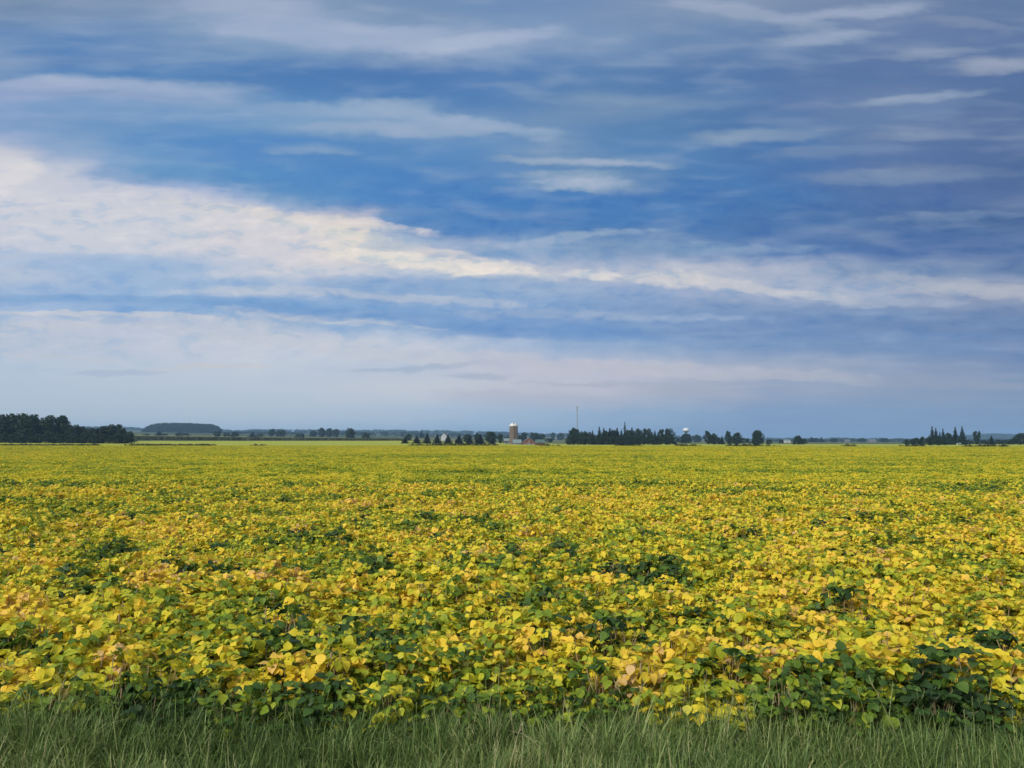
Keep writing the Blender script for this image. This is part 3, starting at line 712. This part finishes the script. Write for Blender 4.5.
for a in [('round0', 572.5, 430.5, 9, 480, 'dark round tree at the far left end of the grove below the radio mast'),
 ('round0', 575, 428, 11, 485, 'tallest round tree of the grove, right below the radio mast'),
 ('round1', 583.5, 431.3, 9, 480, 'lower round tree second from the left end of the grove'),
 ('spruce1', 592.6, 430, 8, 480, 'small broad conifer left of the first spire of the grove'),
 ('spire0', 599.4, 426.3, 6, 485, 'first tall spire of the grove, counted from the left'),
 ('spruce0', 604, 427.2, 9, 480, 'wide conifer just right of the first grove spire'),
 ('spire0', 610, 427.6, 8, 484, 'conifer spire at the centre left of the grove'),
 ('spire0', 617.2, 427.6, 8, 480, 'conifer spire left of the tall ragged pine'),
 ('spruce0', 621.5, 429, 8, 476, 'lower conifer tucked against the left of the tall ragged pine'),
 ('pine0', 625, 421.3, 6, 485, 'tall ragged pine rising above the whole grove'),
 ('spire0', 632, 427, 7, 482, 'conifer spire just right of the tall ragged pine'),
 ('round0', 588, 432.0, 10, 500, 'rounded tree filling in behind the small broad conifer of the grove'),
 ('round1', 606.5, 431.0, 12, 505, 'rounded tree filling in behind the wide conifer of the grove'),
 ('round2', 614, 430.2, 12, 500, 'rounded tree filling in behind the centre spires of the grove'),
 ('round0', 629, 430.0, 11, 505, 'rounded tree filling in right behind the tall ragged pine'),
 ('round1', 638.5, 428.8, 10, 480, 'round tree right of the last grove spires'),
 ('round0', 647.5, 428.7, 11, 482, 'broad round tree in the right half of the grove'),
 ('spruce1', 655, 430, 8, 478, 'small conifer between broad round trees of the right grove'),
 ('oval0', 661, 429.2, 8, 480, 'second tree from the right end of the grove'),
 ('round0', 668.5, 428.7, 11, 482, 'round tree closing the right end of the grove')]: tree(*a, group=G5)
for i, px in enumerate((571, 580, 589, 598, 607, 616, 625, 634, 643, 652, 661, 670)):
    nm2 = ['at its left end', 'under the mast', 'below the small broad conifer', 'below its first spire', 'below the wide conifer', 'left of the ragged pine', 'under the ragged pine',
           'right of the ragged pine', 'below the round trees', 'below the broad round tree', 'below the second tree from its right end', 'at its right end']
    tree('bush0', px, 435.5 + .5 * (i % 3), 13, 468, 'dark shrub of the middle grove, ' + nm2[i], 'undergrowth shrubs of the middle grove', 'shrub')
G6 = 'scattered trees right of the middle grove'
for a in [('round2', 686.5, 433.8, 13, 800, 'domed tree directly below the white water tower'),
 ('bush0', 679.5, 437, 9, 800, 'low green tree left of the dome below the water tower'),
 ('round1', 697, 434.7, 9, 1200, 'bluish tree right of the dome below the water tower'),
 ('oval0', 708, 430.8, 8, 520, 'square-topped dark tree first right of the water tower'),
 ('round1', 713.5, 433.5, 8, 525, 'sloping tree leaning on the square-topped dark tree'),
 ('bush0', 717.5, 437, 8, 520, 'low bush right of the sloping tree'),
 ('spruce1', 722, 435.6, 6, 520, 'small pointed tree between bush and round-headed tree'),
 ('oval0', 728.5, 430.8, 7, 520, 'round-headed tree on a visible trunk right of the water tower'),
 ('round0', 737, 432.6, 9, 520, 'leafy tree right of the round-headed tree on a trunk'),
 ('bush0', 732, 437.5, 9, 515, 'bush under the gap between round-headed and leafy tree'),
 ('bush0', 745, 438, 11, 700, 'low bluish bush left of the dense lone tree'),
 ('round2', 757.5, 430.6, 13, 480, 'dense dark lone tree standing alone right of centre'),
 ('bush0', 769, 439, 6, 480, 'small low shrub right of the dense lone tree'),
 ('bush0', 781.5, 439.3, 5, 700, 'tiny shrub beside the low white farm building'),
 ('round2', 798, 435.7, 9, 500, 'small dark tree with a shrub on its right side'),
 ('bush0', 803.5, 438.7, 7, 498, 'shrub on the right side of the small dark tree'),
 ('spire0', 811.5, 436.3, 4, 1300, 'left pointed tree of a distant bluish clump'),
 ('round1', 815.5, 438, 8, 1300, 'low rounded tree in the middle of a distant bluish clump'),
 ('spire0', 821.5, 436.7, 4, 1300, 'right pointed tree of a distant bluish clump'),
 ('round1', 834, 438.2, 8, 1300, 'low rounded bluish tree right of the distant pointed clump'),
 ('round1', 862, 438, 8, 1400, 'rounded bluish tree in the distance midway to the spire grove'),
 ('round0', 884, 438, 8, 1400, 'rounded bluish tree in the distance just left of the dark thicket')]: tree(*a, group=G6)
G7 = 'trees and thicket at the right end'
for a in [('bush0', 909, 439.2, 11, 400, 'left tapering end of the dark thicket'),
 ('bush0', 917, 437.8, 12, 402, 'rising left part of the dark thicket'),
 ('bush0', 925, 436.8, 12, 400, 'highest part of the dark thicket, left of the spires'),
 ('bush0', 933, 437.6, 12, 402, 'dark thicket bush below the leftmost spires'),
 ('bush0', 940, 438.6, 11, 400, 'right end of the dark thicket'),
 ('spire0', 932.5, 425.8, 5.5, 470, 'leftmost and tallest spruce of the left spire pair'),
 ('spire0', 936.2, 427.6, 5.5, 472, 'right spruce of the left spire pair'),
 ('spruce1', 940, 431.5, 6, 470, 'shorter spruce right of the left spire pair'),
 ('spire0', 943.3, 428.3, 5, 475, 'thin spire standing alone in the middle of the right spruces'),
 ('round1', 948.5, 433, 8, 480, 'round tree between thin middle spire and right spires'),
 ('spire0', 955.6, 426.2, 5.5, 472, 'thin tall spire left of the widest right spruce'),
 ('spruce1', 962.5, 425.8, 9, 470, 'widest tall spruce at the right of the spires'),
 ('bush0', 951.5, 438.3, 10, 468, 'shrub under the round tree among the spires'),
 ('bush0', 960.5, 438.6, 10, 466, 'shrub under the widest tall spruce'),
 ('oval0', 977, 431, 8.5, 500, 'egg-shaped tree on a short bare trunk before the blue hill'),
 ('bush0', 984, 440, 9, 500, 'low hedge bush right of the egg-shaped tree'),
 ('spruce0', 991.5, 435.3, 7, 500, 'small conifer in front of the blue hill'),
 ('bush0', 999, 439.6, 10, 502, 'low bush right of the small conifer by the hill'),
 ('bush0', 1007, 440, 9, 500, 'low bush in the dip before the last big tree'),
 ('bush0', 969.5, 440.3, 8, 500, 'low bush left of the egg-shaped tree'),
 ('round1', 1012.5, 439, 7, 505, 'small round bush left of the last big tree'),
 ('round0', 1021, 433.2, 13, 480, 'dark round tree cut by the right edge of the photo')]: tree(*a, group=G7)

# ------------------------------------------------------------------ far-off woods (masses)
def wood(name, label, rows_, m, face, kind='stuff', seed=5, per=70):
    random.seed(seed); S = Soup()
    for px, top, D, w in rows_:
        p = at(px, D); z = terrain(p.x, p.y); H = at(px, D, top).z - z
        Rr = w / 2
        for _ in range(per):
            u = random.uniform(-.2, 1); ph = random.uniform(0, 6.28); rr = Rr * math.sqrt(max(0, 1 - max(u, 0) ** 2)) * random.uniform(.8, 1.1)
            c = Vector((p.x + rr * math.cos(ph), p.y + rr * math.sin(ph), z + H * (.52 + .48 * u))) if random.random() < .6 else Vector((p.x + Rr * random.uniform(-1, 1), p.y - Rr * random.random(), z + H * random.uniform(0, .7)))
            clump_faces(S, [c], [(math.cos(ph), math.sin(ph), u)], face)
    o = S.obj(name, [m]); o['kind'] = kind; o['label'] = label; return o
random.seed(3); rws = []
for i in range(360):
    px = random.uniform(144, 219.5); D = random.uniform(1990, 2060)
    prof = np.interp(px, [143, 146, 150, 156, 165, 180, 200, 212, 217, 219.5], [430.5, 427.5, 425.3, 423.8, 423.2, 423.3, 424, 424.6, 426.2, 429.5])
    rws.append((px, prof + random.uniform(-.5, .9), D, 14))
wood('forest_block', 'blue-grey distant forest block with a rounded left end on the left skyline', rws, M_WOOD, 1.6)
rws = []
xs_ = [0, 82, 130, 142, 222, 260, 300, 330, 380, 420, 460, 505, 560, 620, 700, 770, 850, 900, 960, 1024]
tp_ = [427, 426.8, 427.2, 428, 429.6, 430, 429.6, 430, 429.4, 430.6, 430.8, 432, 434, 435, 437, 438, 438.3, 438.6, 438.4, 438.4]
for i in range(1300):
    px = random.uniform(-40, 1070); D = random.uniform(3400, 3700)
    rws.append((px, float(np.interp(px, xs_, tp_)) + float(vnoise(np.array([px * .09]), np.array([1.0]), 30)[0]) * 1.6 - .9 + random.uniform(-.2, .6), D, 22))
wood('distant_woodland', 'continuous blue tree line on the horizon', rws, M_WOOD, 3.2, seed=8, per=42)
rws = []
for i in range(420):
    px = random.uniform(222, 520) if i < 230 else random.uniform(770, 1020); D = random.uniform(1900, 2300) if i < 230 else random.uniform(1700, 2100)
    top = (float(np.interp(px, [222, 300, 400, 520], [432.6, 432.2, 432.6, 436])) if i < 230 else 439.6) - 1.2 * float(vnoise(np.array([px * .16]), np.array([2.0]), 31)[0]) + random.uniform(0, .6)
    rws.append((px, top, D, 15))
wood('distant_hedgerows', 'broken blue-green hedgerows in front of the horizon tree line', rws, M_WOOD, 1.7, seed=9, per=40)
rws = []
for i in range(420):
    a = random.gauss(0, 1); c = at(995, 4500); ax = _px(995) + random.uniform(-300, 300) / 4500; D = random.uniform(4050, 4700)
    X, Y = D * math.sin(ax), D * math.cos(ax); px = 512 + 802 * X / Y; zt = terrain(X, Y) + 9
    rws.append((px, 441 - (zt - CAMZ) / Y * 802, Y, 34))
wood('hill_wood', 'wooded blue hill on the horizon near the right edge', rws, M_WOOD, 4.0, seed=10, per=26)
# corn field on the rise: upright blades packed in rows
S = Soup(); random.seed(4)
for i in range(15000):
    px = random.uniform(100, 404); D = 618 + random.random() ** 2 * 40
    p = at(px, D); z = terrain(p.x, p.y); h = np.interp(px, [100, 130, 300, 404], [3.1, 3.0, 2.3, 1.9]) * random.uniform(.7, 1.05); w = random.uniform(.3, .6); a = random.uniform(0, 3.14)
    dx, dy = math.cos(a) * w, math.sin(a) * w; l = random.gauss(0, .25)
    S.add([(p.x - dx, p.y - dy, z), (p.x + dx, p.y + dy, z), (p.x + dx * .3 + l, p.y + dy * .3, z + h), (p.x - dx * .6 + l, p.y - dy * .5, z + h * .93)], [(0, 1, 2, 3)], random.random())
o = S.obj('corn_crop', [M_CORN]); o['kind'] = 'stuff'; o['label'] = 'dark strip of standing corn beyond the bean field on the left'

# ------------------------------------------------------------------ buildings
def poly(name, V, Fc, m, parent=None, loc=None, rz=0, smooth=False):
    o = mesh_obj(name, V, Fc, m, parent=parent, smooth=smooth)
    if loc is not None: o.location = loc
    o.rotation_euler.z = rz
    return o
def box(V, Fc, x0, x1, y0, y1, z0, z1):
    b = len(V); V += [(x0, y0, z0), (x1, y0, z0), (x1, y1, z0), (x0, y1, z0), (x0, y0, z1), (x1, y0, z1), (x1, y1, z1), (x0, y1, z1)]
    Fc += [tuple(b + i for i in f) for f in ((0, 3, 2, 1), (4, 5, 6, 7), (0, 1, 5, 4), (1, 2, 6, 5), (2, 3, 7, 6), (3, 0, 4, 7))]
def lathe(prof, n=32):
    V, Fc = [], []
    for r, z in prof:
        for i in range(n): a = 2 * math.pi * i / n; V.append((r * math.cos(a), r * math.sin(a), z))
    for k in range(len(prof) - 1):
        for i in range(n): Fc.append((k * n + i, k * n + (i + 1) % n, (k + 1) * n + (i + 1) % n, (k + 1) * n + i))
    Fc.append(tuple((len(prof) - 1) * n + i for i in range(n)))
    return V, Fc
def empty(name, p, rz=0):
    e = bpy.data.objects.new(name, None); COL.objects.link(e); e.location = p; e.rotation_euler.z = rz; return e
M_STAVE = plain('concrete_stave', (.13, .105, .092), .85, .2, 1.5)
M_DOME = plain('white_dome_metal', (.54, .55, .58), .35, .05, 2)
M_HOOP = plain('rusted_hoop', (.16, .10, .08), .7, .3, 4)
M_GALV = plain('galvanised_metal', (.28, .29, .29), .45, .1, 2)
M_RED = plain('red_barn_boards', (.115, .045, .042), .8, .2, 1.2)
M_PALE = plain('pale_metal_roof', (.17, .23, .23), .4, .1, .6)
M_GRN = plain('weathered_green_roof', (.07, .12, .10), .5, .15, .6)
M_WHITE = plain('white_paint', (.60, .60, .59), .55, .05, 1)
M_GREYW = plain('weathered_grey_boards', (.17, .18, .19), .8, .15, 1)
M_FARM = plain('aged_white_boards', (.33, .36, .39), .7, .08, 1)
M_DARK = plain('dark_glass', (.02, .025, .03), .15, .1, 1)
M_ROOF = plain('grey_shingles', (.14, .14, .15), .85, .2, 2)
M_TANK = plain('white_tank_paint', (.56, .58, .62), .35, .04, .3)
M_TANKB = plain('dark_steel_blue', (.06, .065, .09), .5, .08, .3)  # dark blue colour of the bowl underside

# silo
p = at(513.6, 480); z = terrain(p.x, p.y)
silo = empty('silo', (p.x, p.y, z - .2)); tag(silo, 'tall tan concrete silo with a white domed cap behind the red barn', 'silo')
Hs = at(513.6, 480, 426.2).z - z + .2; Rs = 2.5
V, Fc = lathe([(Rs, 0), (Rs, Hs)], 40); poly('wall', V, Fc, M_STAVE, silo)
V, Fc = lathe([(Rs * 1.03, Hs + .003)] + [(Rs * 1.03 * math.cos(a), Hs + .05 + 2.1 * math.sin(a)) for a in np.linspace(0, 1.45, 9)], 40); dome = poly('dome', V, Fc, M_DOME, silo, smooth=True)
V, Fc = [], []
box(V, Fc, -.25, .25, -2.2, -1.7, Hs + .9, Hs + 1.9); poly('dormer', V, Fc, M_DARK, dome)
V, Fc = [], []
for k in range(16):
    zz = .5 + k * Hs / 16.5; b = len(V); n = 36
    for r, dz in ((Rs + .004, 0), (Rs + .05, .02), (Rs + .05, .08), (Rs + .004, .1)):
        for i in range(n): a = 2 * math.pi * i / n; V.append((r * math.cos(a), r * math.sin(a), zz + dz))
    for q in range(3):
        for i in range(n): Fc.append((b + q * n + i, b + q * n + (i + 1) % n, b + (q + 1) * n + (i + 1) % n, b + (q + 1) * n + i))
poly('steel_hoops', V, Fc, M_HOOP, silo)
V, Fc = [], []
box(V, Fc, -.45, .45, -Rs - .6, -Rs + .1, .3, Hs + .3); poly('unloading_chute', V, Fc, M_GALV if False else M_STAVE, silo)
V, Fc = [], []
for s in (-.22, .22): box(V, Fc, 1.5 + s - .03, 1.5 + s + .03, -Rs + .05, -Rs + .12, .3, Hs)
for k in range(36): box(V, Fc, 1.31, 1.69, -Rs + .06, -Rs + .10, .5 + k * .33, .54 + k * .33)
poly('ladder', V, Fc, M_GALV, silo)

def gable(w, d, he, hr, e, V=None, Fc=None):
    """walls with gables at the ends of the ridge (ridge along x)"""
    V, Fc = [], []
    V += [(-w, -d, 0), (w, -d, 0), (w, d, 0), (-w, d, 0), (-w, -d, he), (w, -d, he), (w, d, he), (-w, d, he), (-w, 0, hr), (w, 0, hr)]
    Fc += [(0, 1, 5, 4), (2, 3, 7, 6), (1, 2, 6, 9, 5), (3, 0, 4, 8, 7)]
    return V, Fc
def gable_roof(w, d, he, hr, o=.35, t=.12):
    V, Fc = [], []; k = (hr - he) / d
    for s in (-1, 1):
        b = len(V); y1 = s * (d + o); z1 = he - k * o
        V += [(-w - o, s * .002, hr + .01), (w + o, s * .002, hr + .01), (w + o, y1, z1 + .01), (-w - o, y1, z1 + .01),
              (-w - o, s * .002, hr + .01 + t), (w + o, s * .002, hr + .01 + t), (w + o, y1, z1 + .01 + t), (-w - o, y1, z1 + .01 + t)]
        Fc += [tuple(b + i for i in f) for f in ((0, 3, 2, 1), (4, 5, 6, 7), (0, 1, 5, 4), (1, 2, 6, 5), (2, 3, 7, 6), (3, 0, 4, 7))]
    return V, Fc
def window(parent, x, zc, w, h, y, m=M_DARK, ax='y'):
    V, Fc = [], []
    f = [(x - w, x + w, zc - h - .08, zc - h), (x - w, x + w, zc + h, zc + h + .08), (x - w - .08, x - w, zc - h - .08, zc + h + .08), (x + w, x + w + .08, zc - h - .08, zc + h + .08)]
    for a, b, c, d in f: box(V, Fc, a, b, y - .07, y - .003, c, d)
    fr = poly('window', V, Fc, M_WHITE, parent)
    V, Fc = [], []; box(V, Fc, x - w + .002, x + w - .002, y - .04, y - .005, zc - h + .002, zc + h - .002); poly('pane', V, Fc, m, fr)
# the red barn, gable to the camera, with long low wings
D = 440; u = D / 802.0
p = at(528.6, D); z = terrain(p.x, p.y)
barn = empty('barn', (p.x, p.y, z - .1)); tag(barn, 'low barn with red gable between pale left roof and green right roof', 'barn')
zp = at(528, D, 437.9).z - z + .1; ze = at(528, D, 443.2).z - z + .1
w = 7.6 * u
V, Fc = gable(6, w, ze, zp, 0); V = [(y, x, zz) for x, y, zz in V]; poly('gable_wall', V, [f[::-1] for f in Fc], M_RED, barn)
V, Fc = gable_roof(6, w, ze, zp, .25); V = [(y, x, zz) for x, y, zz in V]; poly('gable_roof', V, [f[::-1] for f in Fc], M_GALV, barn)
V, Fc = [], []; box(V, Fc, -1.1, 1.1, -6.06, -6.003, .05, ze * .95); dr = poly('door', V, Fc, M_GREYW, barn)
V, Fc = [], []; box(V, Fc, .7, .8, -6.12, -6.062, .6, .8); poly('handle', V, Fc, M_DARK, dr)
window(barn, -2.1, ze * .6, .4, .35, -6.0); window(barn, 2.1, ze * .6, .4, .35, -6.0); window(barn, 0, ze + .9, .35, .35, -6.0)
for s, x0, x1, m, rn in ((-1, 512.8, 521.5, M_PALE, 'pale_wing'), (1, 535.2, 544.8, M_GRN, 'green_wing')):
    xa, xb = at(x0, D).x - p.x, at(x1, D).x - p.x; cw = (xb - xa) / 2; cx = (xa + xb) / 2
    zr = at(528, D, 439.7).z - z + .1; zl = zr * .42
    V, Fc = gable(cw, 3.9, zl, zr, 0); V = [(a + cx, b + .6, c) for a, b, c in V]; wg = poly('wing_wall', V, Fc, M_GREYW if s < 0 else M_RED, barn)
    V, Fc = gable_roof(cw - .33, 3.9, zl, zr, .33); V = [(a + cx, b + .6, c) for a, b, c in V]; poly('roof', V, Fc, m, wg)
# other buildings
def house(px, D, base_y, ridge_y, wpx, label, rz=0, wall=M_WHITE, roof=M_ROOF, name='farmhouse', cat='house', chim=True, depth=4):
    p = at(px, D); z = terrain(p.x, p.y); e = empty(name, (p.x, p.y, z - .1), rz); tag(e, label, cat)
    w = wpx * D / 802 / 2; hr = at(px, D, ridge_y).z - z + .1; he = hr * .62
    V, Fc = gable(w, depth, he, hr, 0); poly('wall', V, Fc, wall, e)
    V, Fc = gable_roof(w, depth, he, hr, .3); r = poly('roof', V, Fc, roof, e)
    if chim: V, Fc = [], []; box(V, Fc, w * .4, w * .4 + .6, -.3, .3, hr - .5, hr + .9); poly('chimney', V, Fc, M_STAVE, r)
    for k in (-.55, .55): window(e, k * w, he * .6, .5, .6, -depth)
    V, Fc = [], []; box(V, Fc, -.5, .5, -depth - .05, -depth - .003, .1, min(2.2, he * .8)); poly('door', V, Fc, M_DARK, e)
    return e
house(444.9, 760, 438, 433.2, 4.6, 'white farmhouse showing above the fourth and fifth spruces of the row', rz=R(70), depth=3, wall=M_FARM)
house(506.8, 500, 443, 438.6, 5, 'small grey shed beside the left foot of the silo', roof=M_PALE, wall=M_GREYW, name='shed', cat='shed', chim=False, depth=2.5)
house(786.5, 1150, 441.2, 439.7, 6, 'low white farm building on the horizon right of the dense lone tree', roof=M_PALE, name='farm_building', cat='building', chim=False)
house(847, 1500, 440.5, 439.5, 4, 'low grey building on the right horizon between two bluish trees', roof=M_ROOF, wall=M_GREYW, name='farm_building', cat='building', chim=False)
house(872, 1500, 440.5, 439.5, 6, 'long grey building on the horizon left of the dark thicket', roof=M_ROOF, wall=M_GREYW, name='farm_building', cat='building', chim=False)
house(958.6, 448, 445, 443.2, 2.6, 'tiny white shed in front of the spruce spires', roof=M_PALE, name='shed', cat='shed', chim=False, depth=.9)

# water tower
D = 1500; p = at(686.2, D); z = terrain(p.x, p.y); wt = empty('water_tower', (p.x, p.y, z - .3)); tag(wt, 'white water tower with a wide bowl tank above the trees right of the grove', 'water tower')
u = D / 802; zt = at(686, D, 427.9).z - z + .3; zm = at(686, D, 430.6).z - z + .3; zb = at(686, D, 433.0).z - z + .3; r = 3.1 * u
V, Fc = lathe([(r * .93, zm - .6), (r, zm + .4), (r * 1.0, zm + 2.0), (r * .9, zt - 1.6), (r * .66, zt - .6), (r * .3, zt - .1), (.2, zt)], 40); tk = poly('tank', V, Fc, M_TANK, wt, smooth=True)
V, Fc = lathe([(1.6, zb - 1.0), (1.7, zb), (r * .55, zb + 1.4), (r * .93, zm - .603)], 40); poly('bowl_underside', V, Fc, M_TANKB, wt, smooth=True)
V, Fc = lathe([(2.6, 0), (1.7, 4), (1.55, zb - 1.003)], 24); poly('stem', V, Fc, M_TANK, wt, smooth=True)
V, Fc = lathe([(.25, zt - .05), (.25, zt + .5)], 12); poly('vent', V, Fc, M_GALV, tk)
# radio mast
D = 1500; p = at(577.3, D); z = terrain(p.x, p.y); ms = empty('radio_mast', (p.x, p.y, z - .3)); tag(ms, 'thin grey lattice radio mast with antennas at its top, above the middle grove', 'mast')
H = at(577, D, 406.2).z - z + .3; V, Fc = [], []
A = [(math.cos(a), math.sin(a)) for a in (R(90), R(210), R(330))]
for cx, cy in A: tube(V, Fc, (cx * 1.3, cy * 1.3, 0), (cx * .6, cy * .6, H), .26, .20, 6)
n = 30
for k in range(n):
    z0, z1 = H * k / n, H * (k + 1) / n; r0, r1 = 1.3 - .7 * k / n, 1.3 - .7 * (k + 1) / n
    for i in range(3):
        a, b = A[i], A[(i + 1) % 3]; tube(V, Fc, (a[0] * r0, a[1] * r0, z0), (b[0] * r1, b[1] * r1, z1), .07, .07, 4)
        tube(V, Fc, (a[0] * r1, a[1] * r1, z1), (b[0] * r1, b[1] * r1, z1), .06, .06, 4)
M_MAST = plain('mast_steel', (.30, .30, .31), .6, .1, 1)
poly('lattice', V, Fc, M_MAST, ms)
for zz in (H - 2.0, H - 6.5):
    for cx, cy in A:
        V, Fc = [], []
        for off in (-.7, 0, .7): box(V, Fc, cx * 1.3 + off * cy - .16, cx * 1.3 + off * cy + .16, cy * 1.3 - off * cx - .12, cy * 1.3 - off * cx + .12, zz - 1.2, zz + 1.2)
        V2, F2 = [], []; poly('antenna', V, Fc, M_GALV, ms)
V, Fc = [], []; tube(V, Fc, (0, 0, H - .2), (0, 0, H + 2.5), .07, .03, 5); poly('lightning_rod', V, Fc, M_MAST, ms)

# ------------------------------------------------------------------ haze
def haze():
    V, Fc = [], []; box(V, Fc, -7100, 7100, -7100, 7100, -1, 92)
    m = bpy.data.materials.new('haze_air'); m.use_nodes = True; g = NT(m.node_tree)
    v = g.n('ShaderNodeVolumePrincipled'); v.inputs['Density'].default_value = HAZE; v.inputs['Color'].default_value = (.38, .66, 1, 1); v.inputs['Anisotropy'].default_value = 0
    o = g.n('ShaderNodeOutputMaterial'); g.l(v.outputs[0], o.inputs['Volume'])
    o = mesh_obj('haze', V, Fc, m); o['kind'] = 'stuff'; o['label'] = 'thin blue haze over the distant land'
HAZE = .00015
haze()
